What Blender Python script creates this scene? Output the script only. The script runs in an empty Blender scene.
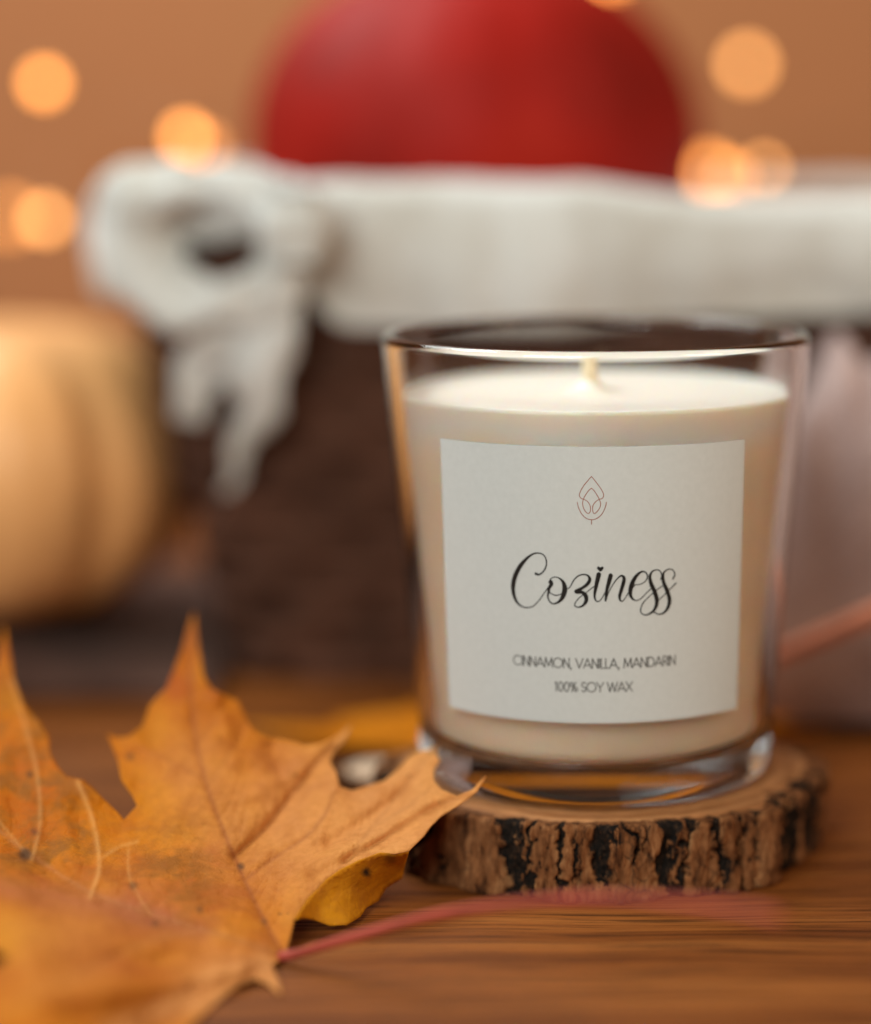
import bpy, bmesh, math, random
import numpy as np
from mathutils import Vector, noise
from mathutils.geometry import delaunay_2d_cdt
random.seed(7); np.random.seed(7)
S = 0.01                                   # every shape below is written in centimetres
scene = bpy.context.scene
COL = scene.collection

# ------------------------------------------------------------------ camera numbers
F = 2418.0; PITCH = math.radians(9.09); CX, CY, CZ = 0.0, -48.0, 14.39; CXB = -3.95; PPX = 595.5   # the frame is cropped off-centre: its optical centre lies at this column
cp, sp = math.cos(PITCH), math.sin(PITCH)
def ray(px, py):
    u, v = (px-PPX)/F, (512-py)/F
    return Vector((u, cp+v*sp, -sp+v*cp))
def P(px, py, d):
    r = ray(px, py); t = d/r.y
    return Vector((CX+r.x*t, CY+d, CZ+r.z*t))

def PZ(px, py, z):
    r = ray(px, py); t = (z-CZ)/r.z
    return Vector((CX+r.x*t, CY+r.y*t, z))
def PH(px, py, d):
    # d is the distance measured on a longer, lower sight line; only the height above the table it gives is kept
    return PZ(px, py, 15.2-d*math.tan(math.radians(6.85)+math.atan((py-512)/3556)))
# ------------------------------------------------------------------ helpers
def link(name, verts, faces, mat, parent=None, smooth=True, uvs=None):
    me = bpy.data.meshes.new(name)
    me.from_pydata([tuple(float(c)*S for c in v) for v in verts], [], faces)
    me.validate(); me.update()
    if smooth: me.polygons.foreach_set('use_smooth', [True]*len(me.polygons))
    o = bpy.data.objects.new(name, me); COL.objects.link(o)
    if mat: me.materials.append(mat)
    if parent is not None:
        o.parent = parent
        o.location = -parent.location
    return o
def fix_normals(o):
    bm = bmesh.new(); bm.from_mesh(o.data)
    bmesh.ops.remove_doubles(bm, verts=bm.verts, dist=1e-6)
    bmesh.ops.recalc_face_normals(bm, faces=bm.faces)
    bm.to_mesh(o.data); bm.free()
def tag(o, label=None, cat=None, group=None, kind=None):
    if label: o['label'] = label
    if cat: o['category'] = cat
    if group: o['group'] = group
    if kind: o['kind'] = kind
    return o
def thing(name, loc, label, cat, group=None):
    o = bpy.data.objects.new(name, None); COL.objects.link(o)
    o.location = Vector(loc)*S; o.empty_display_size = 0.01
    return tag(o, label, cat, group)
def lathe(prof, n=160, c=(0, 0), close=True, wob=None):
    """prof: (r,z) list; returns verts, faces. close: joins the last profile point to the first"""
    V, Fc = [], []; rings = []
    for (r, z) in prof:
        if r < 1e-6:
            rings.append([len(V)]); V.append((c[0], c[1], z))
        else:
            base = len(V); rings.append(list(range(base, base+n)))
            for k in range(n):
                a = 2*math.pi*k/n; rr = r*(wob(a, z) if wob else 1)
                V.append((c[0]+rr*math.cos(a), c[1]+rr*math.sin(a), z))
    m = len(rings); rng = range(m) if close else range(m-1)
    for i in rng:
        A, B = rings[i], rings[(i+1) % m]
        for k in range(n):
            k2 = (k+1) % n
            if len(A) == 1 and len(B) == 1: break
            if len(A) == 1: Fc.append((A[0], B[k], B[k2]))
            elif len(B) == 1: Fc.append((A[k2], A[k], B[0]))
            else: Fc.append((A[k], A[k2], B[k2], B[k]))
    return V, Fc
def grid(fn, nu, nv, wrapu=False):
    V, Fc = [], []
    for j in range(nv):
        for i in range(nu):
            V.append(fn(i/(nu if wrapu else nu-1), j/(nv-1)))
    for j in range(nv-1):
        for i in range(nu if wrapu else nu-1):
            i2 = (i+1) % nu
            Fc.append((j*nu+i, j*nu+i2, (j+1)*nu+i2, (j+1)*nu+i))
    return V, Fc
def cat_rom(pts, per=8):
    pts = [tuple(p) for p in pts]; out = []
    q = [tuple(2*a-b for a, b in zip(pts[0], pts[1]))]+pts+[tuple(2*a-b for a, b in zip(pts[-1], pts[-2]))]
    for i in range(1, len(q)-2):
        p0, p1, p2, p3 = q[i-1], q[i], q[i+1], q[i+2]
        for k in range(per):
            t = k/per
            out.append(tuple(0.5*(2*b+(c-a)*t+(2*a-5*b+4*c-d)*t*t+(-a+3*b-3*c+d)*t**3) for a, b, c, d in zip(p0, p1, p2, p3)))
    out.append(pts[-1]); return out
def tube(pts, rad, n=12, flat=1.0):
    """pts list of Vector; rad list or number"""
    V, Fc = [], []; m = len(pts)
    up = Vector((0, 0, 1)); prev = None
    for i, p in enumerate(pts):
        p = Vector(p)
        t = (Vector(pts[min(i+1, m-1)])-Vector(pts[max(i-1, 0)])).normalized()
        if prev is None:
            a = t.cross(up); a = a if a.length > .1 else t.cross(Vector((1, 0, 0)))
        else: a = prev-t*prev.dot(t)
        a.normalize(); prev = a; b = t.cross(a)
        r = rad[i] if isinstance(rad, (list, tuple)) else rad
        for k in range(n):
            an = 2*math.pi*k/n
            V.append(p+a*math.cos(an)*r+b*math.sin(an)*r*flat)
    for i in range(m-1):
        for k in range(n):
            k2 = (k+1) % n
            Fc.append((i*n+k, i*n+k2, (i+1)*n+k2, (i+1)*n+k))
    Fc.append(tuple(range(n-1, -1, -1))); Fc.append(tuple(range((m-1)*n, m*n)))
    return V, Fc
def join(*parts):
    V, Fc = [], []
    for v, f in parts:
        b = len(V); V += list(v); Fc += [tuple(x+b for x in q) for q in f]
    return V, Fc
def fbm(x, y, z, o=4): return noise.fractal(Vector((x, y, z)), 1.0, 2.0, o)

# ------------------------------------------------------------------ materials
class M:
    def __init__(s, name):
        s.m = bpy.data.materials.new(name); s.m.use_nodes = True
        s.t = s.m.node_tree; s.n = s.t.nodes; s.b = s.n['Principled BSDF']; s.out = s.n['Material Output']
    def node(s, kind, **kw):
        nd = s.n.new(kind)
        for k, v in kw.items():
            if k in nd.inputs: nd.inputs[k].default_value = v
            else: setattr(nd, k, v)
        return nd
    def l(s, a, b): s.t.links.new(a, b)
    def set(s, **kw):
        for k, v in kw.items(): s.b.inputs[k.replace('_', ' ')].default_value = v
    def coords(s, scale=(1, 1, 1), rot=(0, 0, 0), kind='Object', src=None):
        tc = s.node('ShaderNodeTexCoord'); mp = s.node('ShaderNodeMapping')
        mp.inputs['Scale'].default_value = scale; mp.inputs['Rotation'].default_value = rot
        s.l(src or tc.outputs[kind], mp.inputs[0]); return mp.outputs[0]
    def noise(s, vec, scale, detail=5, rough=.55, dist=0):
        nd = s.node('ShaderNodeTexNoise'); nd.inputs['Scale'].default_value = scale; nd.inputs['Detail'].default_value = detail
        nd.inputs['Roughness'].default_value = rough; nd.inputs['Distortion'].default_value = dist
        s.l(vec, nd.inputs['Vector']); return nd.outputs['Fac']
    def ramp(s, fac, stops, interp='LINEAR'):
        r = s.node('ShaderNodeValToRGB'); e = r.color_ramp.elements; r.color_ramp.interpolation = interp
        while len(e) < len(stops): e.new(0.5)
        for el, (p, c) in zip(e, stops):
            el.position = p; el.color = (c, c, c, 1) if not hasattr(c, '__len__') else tuple(c)+(1,)
        s.l(fac, r.inputs[0]); return r.outputs[0]
    def mix(s, fac, a, b, mode='MIX'):
        nd = s.node('ShaderNodeMix', data_type='RGBA', blend_type=mode)
        for sock, v in ((nd.inputs[0], fac), (nd.inputs[6], a), (nd.inputs[7], b)):
            if hasattr(v, 'links') or isinstance(v, bpy.types.NodeSocket): s.l(v, sock)
            elif isinstance(v, (int, float)): sock.default_value = v
            else: sock.default_value = tuple(v)+(1,)
        return nd.outputs[2]
    def math(s, op, a, b=None):
        nd = s.node('ShaderNodeMath', operation=op)
        for i, v in enumerate((a, b)):
            if v is None: continue
            if isinstance(v, bpy.types.NodeSocket): s.l(v, nd.inputs[i])
            else: nd.inputs[i].default_value = v
        return nd.outputs[0]
    def attr(s, name):
        nd = s.node('ShaderNodeAttribute'); nd.attribute_name = name; return nd.outputs['Fac']
    def bump(s, h, strength=.3, dist=.0005, prev=None):
        nd = s.node('ShaderNodeBump'); nd.inputs['Strength'].default_value = strength; nd.inputs['Distance'].default_value = dist
        s.l(h, nd.inputs['Height'])
        if prev: s.l(prev, nd.inputs['Normal'])
        s.l(nd.outputs[0], s.b.inputs['Normal']); return nd.outputs[0]
    def col(s, c): s.l(c, s.b.inputs['Base Color'])

def mat_wood_table():
    m = M('oak_table')
    v = m.coords((1, 1, 1))
    # gentle warping so the grain wanders
    w = m.node('ShaderNodeTexNoise'); w.inputs['Scale'].default_value = 7; w.inputs['Detail'].default_value = 2; m.l(v, w.inputs['Vector'])
    sub = m.node('ShaderNodeVectorMath', operation='SUBTRACT'); m.l(w.outputs['Color'], sub.inputs[0]); sub.inputs[1].default_value = (.5, .5, .5)
    sc = m.node('ShaderNodeVectorMath', operation='MULTIPLY'); m.l(sub.outputs[0], sc.inputs[0]); sc.inputs[1].default_value = (0, .022, 0)
    ad = m.node('ShaderNodeVectorMath', operation='ADD'); m.l(v, ad.inputs[0]); m.l(sc.outputs[0], ad.inputs[1])
    mp = m.node('ShaderNodeMapping'); mp.inputs['Scale'].default_value = (4, 75, 1); mp.inputs['Rotation'].default_value = (0, 0, math.radians(-4)); m.l(ad.outputs[0], mp.inputs[0])
    broad = m.noise(mp.outputs[0], 1.6, 4, .5)
    mp2 = m.node('ShaderNodeMapping'); mp2.inputs['Scale'].default_value = (14, 520, 1); mp2.inputs['Rotation'].default_value = (0, 0, math.radians(-4)); m.l(ad.outputs[0], mp2.inputs[0])
    fine = m.noise(mp2.outputs[0], 2.0, 4, .65)
    c = m.ramp(broad, [(.32, (.10, .024, .004)), (.44, (.19, .052, .009)), (.56, (.25, .074, .014)), (.72, (.31, .102, .022))])
    f = m.ramp(fine, [(.40, .18), (.47, .85), (.7, 1.25)])
    mp3 = m.node('ShaderNodeMapping'); mp3.inputs['Scale'].default_value = (70, 1100, 1); mp3.inputs['Rotation'].default_value = (0, 0, math.radians(-4)); m.l(ad.outputs[0], mp3.inputs[0])
    pore = m.ramp(m.noise(mp3.outputs[0], 2.0, 3, .6), [(.30, .25), (.40, 1)])
    m.col(m.mix(.7, m.mix(.8, c, f, 'MULTIPLY'), pore, 'MULTIPLY'))
    m.l(m.ramp(fine, [(.3, .65), (.6, .45)]), m.b.inputs['Roughness'])
    m.bump(fine, .35, .0004); m.b.inputs['Specular IOR Level'].default_value = .15
    return m.m
def mat_plain(name, c, rough=.6, var=.15, scale=60, bump=.2, sheen=0, spec=.3):
    m = M(name); v = m.coords()
    n = m.noise(v, scale, 5)
    lo = tuple(x*(1-var) for x in c); hi = tuple(min(1, x*(1+var)) for x in c)
    m.col(m.ramp(n, [(.3, lo), (.7, hi)])); m.set(Roughness=rough); m.b.inputs['Specular IOR Level'].default_value = spec
    if sheen: m.b.inputs['Sheen Weight'].default_value = sheen
    m.bump(m.noise(v, scale*6, 3), bump, .0005)
    return m.m
def mat_glass():
    m = M('clear_glass'); m.set(Base_Color=(.985, .995, .99, 1), Roughness=0.0, IOR=1.48)
    m.b.inputs['Transmission Weight'].default_value = 1
    return m.m
def mat_wax():
    m = M('soy_wax'); v = m.coords()
    n = m.noise(v, 90, 4)
    # paler, frosted band near the top; peachier where the wax has let go of the glass
    sx = m.node('ShaderNodeSeparateXYZ'); m.l(v, sx.inputs[0])
    zz = m.math('ADD', sx.outputs['Z'], m.math('MULTIPLY', m.math('SUBTRACT', m.noise(v, 38, 2), .5), .012))
    top = m.ramp(m.math('MULTIPLY', m.math('SUBTRACT', zz, .080), 100), [(.25, 0.), (.75, 1.)])
    m.col(m.mix(top, m.ramp(n, [(.3, (.98, .69, .49)), (.7, (.985, .74, .55))]), (.86, .79, .70)))
    m.set(Roughness=.5)
    m.b.inputs['Subsurface Weight'].default_value = .7
    m.b.inputs['Subsurface Radius'].default_value = (1.0, .55, .3); m.b.inputs['Subsurface Scale'].default_value = .005
    m.bump(m.noise(v, 700, 4), .12, .0004)
    return m.m
def mat_paper():
    m = M('label_paper'); v = m.coords(); n = m.noise(v, 900, 4)
    m.col(m.ramp(n, [(.3, (.54, .552, .532)), (.7, (.57, .582, .562))])); m.set(Roughness=.75)
    m.bump(n, .1, .0001); return m.m
def mat_leaf(name, rear=False):
    m = M(name); v = m.coords()
    big = m.noise(v, 55, 4, .6); mid = m.noise(v, 160, 5, .65); fine = m.noise(v, 620, 4, .6)
    base = m.ramp(big, [(.30, (.38, .075, .002)), (.45, (.53, .145, .003)), (.60, (.60, .195, .005)), (.75, (.45, .135, .006))] if not rear else [(.35, (.60, .165, .005)), (.65, (.74, .25, .012))])
    if not rear:
        tan = m.attr('tan'); base = m.mix(m.math('MULTIPLY', tan, .8), base, (.72, .33, .115))
        red = m.attr('red'); base = m.mix(m.math('MULTIPLY', red, .75), base, (.38, .060, .012))
        pk = m.attr('pink'); base = m.mix(m.math('MULTIPLY', pk, .75), base, (.42, .13, .065))
        gr = m.math('MULTIPLY', m.attr('olive_shade'), m.ramp(mid, [(.42, 0.), (.62, 1.)]))
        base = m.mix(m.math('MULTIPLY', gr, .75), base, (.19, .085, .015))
        yl = m.attr('yellow'); base = m.mix(m.math('MULTIPLY', yl, .8), base, (.78, .36, .02))
    c = m.mix(m.ramp(mid, [(.50, 0.), (.72, .45)]), base, (.38, .10, .02))
    spots = m.ramp(m.noise(v, 240, 2, .5), [(.755, 0.), (.79, 1.)])
    c = m.mix(spots, c, (.09, .035, .015))
    c = m.mix(m.ramp(fine, [(.35, .28), (.6, 0.)]), c, (.40, .13, .02))
    if not rear:
        c = m.mix(m.math('MULTIPLY', m.attr('vein'), .62), c, (.30, .085, .03))
        c = m.mix(m.math('MULTIPLY', m.attr('palevein'), .38), c, (.86, .45, .15))
        c = m.mix(m.attr('spot'), c, (.05, .03, .02))
    m.col(c); m.set(Roughness=.66)
    m.b.inputs['Specular IOR Level'].default_value = .05
    vo = m.node('ShaderNodeTexVoronoi', feature='DISTANCE_TO_EDGE'); vo.inputs['Scale'].default_value = 420; m.l(v, vo.inputs['Vector'])
    cell = m.ramp(vo.outputs['Distance'], [(.0, 0.), (.12, 1.)])
    p = m.bump(cell, .22, .0002)
    p = m.bump(mid, .55, .0008, p)
    if not rear:
        p = m.bump(m.attr('pucker'), .35, .0003, p)
    m.bump(fine, .3, .0003, p)
    tr = m.node('ShaderNodeBsdfTranslucent'); m.l(c, tr.inputs['Color'])
    mx = m.node('ShaderNodeMixShader'); mx.inputs[0].default_value = .22
    m.l(m.b.outputs[0], mx.inputs[1]); m.l(tr.outputs[0], mx.inputs[2]); m.l(mx.outputs[0], m.out.inputs[0])
    return m.m
def mat_bark():
    m = M('bark'); v = m.coords((1, 1, .28))
    big = m.noise(v, 170, 5, .6, .6); mid = m.noise(m.coords((1, 1, .25)), 480, 6, .7, .3)
    g = m.attr('furrow_shade')
    brown = m.ramp(mid, [(.34, (.04, .013, .005)), (.45, (.14, .050, .017)), (.56, (.23, .088, .032)), (.70, (.36, .17, .07))])
    k = m.math('ADD', m.math('MULTIPLY', mid, 1.3), m.math('MULTIPLY', g, -.52))
    fine = m.noise(m.coords((1, 1, .6)), 1300, 4, .7)
    k = m.math('ADD', k, m.math('MULTIPLY', big, .5)); k = m.math('ADD', k, m.math('MULTIPLY', fine, .9))
    dark = m.ramp(k, [(.88, 1.), (1.0, 0.)])
    k2 = m.math('SUBTRACT', k, .35)
    dark = m.ramp(k2, [(.70, 1.), (.80, 0.)])
    c = m.mix(dark, brown, m.ramp(fine, [(.42, (.006, .005, .004)), (.58, (.022, .013, .009)), (.70, (.09, .045, .02))]))
    vo = m.node('ShaderNodeTexVoronoi', feature='DISTANCE_TO_EDGE'); vo.inputs['Scale'].default_value = 420; m.l(m.coords((1, 1, .6)), vo.inputs['Vector'])
    cr = m.ramp(vo.outputs['Distance'], [(.0, 1.), (.07, 0.)])
    c = m.mix(m.math('MULTIPLY', cr, m.ramp(big, [(.45, 0.), (.6, .8)])), c, (.035, .018, .01))
    m.col(c); m.set(Roughness=.9); m.b.inputs['Specular IOR Level'].default_value = .1
    p = m.bump(mid, .8, .0010); p = m.bump(fine, .6, .0004, p); m.bump(big, .6, .001, p)
    return m.m
def mat_cut():
    m = M('cut_wood'); v = m.coords()
    w = m.node('ShaderNodeTexWave', wave_type='RINGS', rings_direction='Z'); w.inputs['Scale'].default_value = 75; w.inputs['Distortion'].default_value = 3; w.inputs['Detail'].default_value = 3; w.inputs['Detail Scale'].default_value = 2
    m.l(v, w.inputs['Vector'])
    c = m.ramp(w.outputs['Fac'], [(.0, (.29, .110, .035)), (.5, (.38, .155, .055)), (1, (.45, .20, .078))])
    n = m.noise(v, 260, 5, .6)
    m.col(m.mix(.5, c, m.ramp(n, [(.3, .6), (.7, 1.2)]), 'MULTIPLY')); m.set(Roughness=.6)
    m.b.inputs['Specular IOR Level'].default_value = .2; m.bump(m.noise(v, 900, 3), .25, .0004); return m.m
def mat_cloth(name, c, c2, scale=900, sheen=.2, rough=.9):
    m = M(name); v = m.coords()
    ch = m.node('ShaderNodeTexChecker'); ch.inputs['Scale'].default_value = scale; ch.inputs['Color1'].default_value = (1, 1, 1, 1); ch.inputs['Color2'].default_value = (.72, .72, .72, 1); m.l(v, ch.inputs['Vector'])
    n = m.noise(v, 26, 4, .6)
    b = m.ramp(n, [(.35, c), (.65, c2)])
    m.col(m.mix(.6, b, ch.outputs['Color'], 'MULTIPLY')); m.set(Roughness=rough)
    m.b.inputs['Sheen Weight'].default_value = sheen
    m.bump(m.noise(v, 500, 3), .3, .0006); return m.m
def mat_emit(name, c, s):
    m = M(name); m.set(Base_Color=(c[0], c[1], c[2], 1), Roughness=.3)
    m.b.inputs['Emission Color'].default_value = tuple(c)+(1,); m.b.inputs['Emission Strength'].default_value = s
    return m.m

def mat_squash():
    m = M('red_squash_skin'); v = m.coords()
    n = m.noise(v, 22, 3, .5)
    m.col(m.ramp(n, [(.14, (.10, .012, .005)), (.34, (.24, .008, .004)), (.55, (.34, .010, .005)), (.72, (.40, .018, .007))]))
    m.set(Roughness=.6); m.b.inputs['Specular IOR Level'].default_value = .14
    m.bump(m.noise(v, 300, 3), .15, .0005); return m.m
OAK = mat_wood_table(); GLASS = mat_glass(); WAX = mat_wax(); PAPER = mat_paper()
INK = mat_plain('black_ink', (.012, .011, .010), .5, .1, 300, .05)
INK_THIN = mat_plain('grey_ink', (.075, .068, .06), .6, .1, 300, .05)
INK_RED = mat_plain('copper_ink', (.33, .12, .08), .5, .1, 300, .05)
WICK = mat_plain('wick_cotton', (.84, .68, .46), .9, .15, 900, .6)
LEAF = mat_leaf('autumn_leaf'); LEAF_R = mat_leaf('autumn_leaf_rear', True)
STEM = mat_plain('red_leaf_stem', (.36, .055, .032), .55, .2, 120, .25)
STEM_R = mat_plain('orange_leaf_stem', (.62, .20, .10), .5, .2, 120, .25)
BARK = mat_bark(); CUT = mat_cut(); CUT_PALE = mat_plain('pale_cut_wood', (.72, .50, .34), .7, .12, 120, .3)
WICKER = mat_plain('dark_wicker', (.085, .036, .022), .85, .45, 60, .5, 0, .12)
LINEN = mat_cloth('white_linen', (.56, .52, .46), (.74, .73, .70))
PINK = mat_cloth('pink_grey_knit', (.32, .205, .185), (.55, .39, .355), 420)
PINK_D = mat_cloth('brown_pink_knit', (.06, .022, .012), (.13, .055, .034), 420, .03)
PUMP = mat_plain('cream_pumpkin_skin', (.77, .375, .14), .42, .16, 30, .15)
PSTEM = mat_plain('dry_pumpkin_stem', (.20, .13, .06), .8, .3, 120, .6)
RED = mat_squash()
WALL = mat_plain('tan_wall_paint', (.52, .205, .082), .85, .05, 6, .1)
WIRE = mat_plain('copper_wire', (.42, .20, .09), .35, .1, 80, .1)

# ------------------------------------------------------------------ setting
def build_room():
    W = [(-160, 60, -40), (190, 60, -40), (190, 60, 160), (-160, 60, 160), (-160, 66, -40), (190, 66, -40), (190, 66, 160), (-160, 66, 160)]
    Q = [(0, 1, 2, 3), (5, 4, 7, 6), (0, 4, 5, 1), (3, 2, 6, 7), (0, 3, 7, 4), (1, 5, 6, 2)]
    tag(link('wall', W, Q, WALL, smooth=False), kind='structure')
    t = thing('wooden_table', (0, 0, 0), 'warm brown oak table top with long horizontal grain under everything', 'table')
    x0, x1, y0, y1 = -95, 105, -40, 56
    V, Fc = [], []
    V = [(x0, y0, 0), (x1, y0, 0), (x1, y1, 0), (x0, y1, 0), (x0, y0, -3), (x1, y0, -3), (x1, y1, -3), (x0, y1, -3)]
    Fc = [(0, 1, 2, 3), (7, 6, 5, 4), (0, 4, 5, 1), (1, 5, 6, 2), (2, 6, 7, 3), (3, 7, 4, 0)]
    o = link('tabletop', V, Fc, OAK, t, smooth=False)
    b = o.modifiers.new('b', 'BEVEL'); b.width = .003; b.segments = 3
build_room()

# ------------------------------------------------------------------ candle
Z0 = 1.5
def Rg(z): return 3.58+(z-2.2)*(4.275-3.58)/(10.33-2.2)
def build_candle():
    t = thing('scented_candle', (0, 0, Z0), 'clear glass jar candle of cream wax with a white label, standing on the wood slice', 'candle')
    # glass: outer wall, rounded rim, inner wall, thick base
    prof = [(r, Z0+.02+.16*(1-(r/3.05)**2)) for r in np.linspace(0, 3.05, 14)]+[(3.15, Z0), (3.34, Z0+.005), (3.46, Z0+.06), (3.53, Z0+.17), (3.565, Z0+.38), (3.58, Z0+.7)]
    th = .26; zc = 10.33-th/2
    prof += [(Rg(z), z) for z in np.linspace(2.5, 10.12, 26)]
    prof += [(Rg(zc)-th/2+th/2*math.cos(a), zc+th/2*math.sin(a)) for a in np.linspace(0, math.pi, 17)]
    Ri = lambda z: Rg(z)-th-.07*(10.2-z)/8
    prof += [(Ri(z), z) for z in np.linspace(10.08, 2.85, 24)]
    fr = [(Ri(2.8)-.50+.50*math.cos(a), 2.68-.50*math.sin(a)) for a in np.linspace(.15, math.pi/2, 10)]
    prof += fr+[(2.2, 2.175), (1.2, 2.17), (0, 2.17)]
    V, Fc = lathe(prof, 256, close=False)
    o = link('glass_jar', V, Fc, GLASS, t); fix_normals(o)
    # wax, a hair inside the wall, with a mound round the wick
    g = .05; wx, wy = -.12, -.35
    zt = 9.17
    wp = [(0, 2.20), (1.2, 2.20), (2.2, 2.205)]+[(Ri(2.8)-.50+.46*math.cos(a), 2.68-.47*math.sin(a)) for a in np.linspace(math.pi/2, .15, 10)]+[(Ri(3.0)-g-.03, 3.0)]
    wp += [(Ri(z)-g-.012*(1+math.sin(z*3)), z) for z in np.linspace(3.3, 8.95, 20)]
    wp += [(Ri(9.12)-g, 9.12), (Ri(9.2)-g-.005, 9.20), (Ri(9.2)-g-.03, 9.215), (Ri(9.2)-g-.10, 9.19), (Ri(9.2)-g-.25, zt+.01)]
    wp += [(r, zt) for r in (3.2, 2.8, 2.4, 2.0, 1.6, 1.3, 1.05, .85, .7, .55, .45, .36, .28, .21, .15, .1, .05, 0)]
    V, Fc = lathe(wp, 192, close=False)
    V2 = []
    for (x, y, z) in V:
        if z > 9.0 and math.hypot(x, y) < 3.6:
            rr = math.hypot(x-wx, y-wy)
            z += .38*math.exp(-(rr/.30)**1.2)+.012*fbm(x*1.2, y*1.2, 3)
        elif z > 2.9:
            a = math.atan2(y, x); k = -.018*max(0, fbm(math.cos(a)*2, math.sin(a)*2, z*.5, 3))
            l = math.hypot(x, y); x *= (l+k)/l; y *= (l+k)/l
        V2.append((x, y, z))
    o = link('wax', V2, Fc, WAX, t); fix_normals(o)
    pts = cat_rom([(wx+.05, wy, 9.1), (wx+.06, wy, 9.35), (wx+.0, wy-.02, 9.55), (wx+.0, wy, 9.72), (wx+.03, wy, 9.86)], 8)
    V, Fc = tube([Vector(p) for p in pts], [.145+.01*math.sin(i*1.9) for i in range(len(pts))], 16)
    link('wick', V, Fc, WICK, t)
    # label on the outside of the glass
    s0 = -.08; hw = 3.14; zb, ztp = 3.27, 8.58
    def on(s, z, off):
        R = Rg(z); a = (s+s0)/R-math.pi/2; return (math.cos(a)*(R+off), math.sin(a)*(R+off), z)
    def sheet(off0, off1):
        nu, nv = 90, 40
        A, FA = grid(lambda u, v: on(-hw+2*hw*u, zb+(ztp-zb)*v, off1), nu, nv)
        B, FB = grid(lambda u, v: on(-hw+2*hw*u, zb+(ztp-zb)*v, off0), nu, nv)
        n = nu*nv; Fs = FA+[tuple(reversed([x+n for x in f])) for f in FB]
        ring = [i for i in range(nu)]+[j*nu+nu-1 for j in range(1, nv)]+[(nv-1)*nu+i for i in range(nu-2, -1, -1)]+[j*nu for j in range(nv-2, 0, -1)]
        for i in range(len(ring)):
            a, b = ring[i], ring[(i+1) % len(ring)]; Fs.append((b, a, a+n, b+n))
        return A+B, Fs
    V, Fc = sheet(.004, .016); lab = link('label', V, Fc, PAPER, t); fix_normals(lab)
    for f in lab.data.polygons: f.use_smooth = False
    def px2sz(px, py):
        r = ray(px, py); t0, t1 = 38/r.y, 48/r.y
        for _ in range(50):
            tm = (t0+t1)/2; x, y, z = CX+r.x*tm, CY+r.y*tm, CZ+r.z*tm
            if math.hypot(x, y) > Rg(z)+.02: t0 = tm
            else: t1 = tm
        return ((math.atan2(y, x)+math.pi/2)*Rg(z)-s0, z)
    def ribbon(pts, off=.020):
        """pts (s,z,w) -> printed stroke lying on the label"""
        V, Fc = [], []; n = len(pts)
        for i, (s, z, w) in enumerate(pts):
            a, b = pts[max(i-1, 0)], pts[min(i+1, n-1)]
            dx, dz = b[0]-a[0], b[1]-a[1]; L = math.hypot(dx, dz) or 1
            nx, nz = -dz/L*w/2, dx/L*w/2
            V.append(on(s+nx, z+nz, off)); V.append(on(s-nx, z-nz, off))
        for i in range(n-1): Fc.append((2*i, 2*i+1, 2*i+3, 2*i+2))
        for e, sg in ((0, -1), (n-1, 1)):       # round caps
            s, z, w = pts[e]; a, b = (pts[0], pts[1]) if e == 0 else (pts[-2], pts[-1])
            an = math.atan2(b[1]-a[1], b[0]-a[0])+(math.pi if e == 0 else 0)
            base = len(V); V.append(on(s, z, off))
            for k in range(7):
                q = an-math.pi/2+math.pi*k/6; V.append(on(s+math.cos(q)*w/2, z+math.sin(q)*w/2, off))
            for k in range(6): Fc.append((base, base+1+k, base+2+k))
        return V, Fc
    cm = 44.3/F
    def strokes(lst, x0, y0, sc, k=1.0, layer=.0006):
        out = []
        for i, st in enumerate(lst):
            q = [(x0+u/sc, y0+v/sc, w/sc) for u, v, w in st]
            q = cat_rom(q, 7)
            r = []
            for (x, y, w) in q:
                s, z = px2sz(x, y); r.append((s, z, max(.3, w)*cm*k))
            out.append(ribbon(r, .019+layer*i))
        return join(*out)
    T = 7
    first = [
      [(298,278,24),(320,286,18),(350,276,14),(382,240,13),(400,190,12),(396,135,11),(370,95,11),(325,78,12),(270,88,15),(205,135,26),(140,215,38),(95,310,42),(78,400,40),(85,480,32),(110,545,24),(155,590,15),(215,606,11),(275,590,10),(330,535,9),(380,465,9),(425,400,9)],
      [(445,355,30),(448,380,34),(428,415,26),(420,440,18),(440,465,10),(490,487,9),(540,475,8),(580,440,8)],
      [(440,385,20),(425,440,20),(415,500,14),(435,550,12),(472,568,13),(520,550,22),(560,500,38),(578,430,44),(565,365,30),(530,325,14),(485,310,9),(445,325,9),(425,365,12)],
      [(590,432,8),(630,405,9),(660,350,10),(700,305,11),(755,285,12),(800,295,16),(820,330,28),(800,375,30),(750,415,26),(690,445,30),(700,455,34),(745,458,30),(780,490,36),(785,540,32),(755,585,20),(710,602,12),(678,590,10),(680,560,9),(720,510,8),(780,465,8),(850,410,8),(880,395,8)],
    ]
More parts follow.
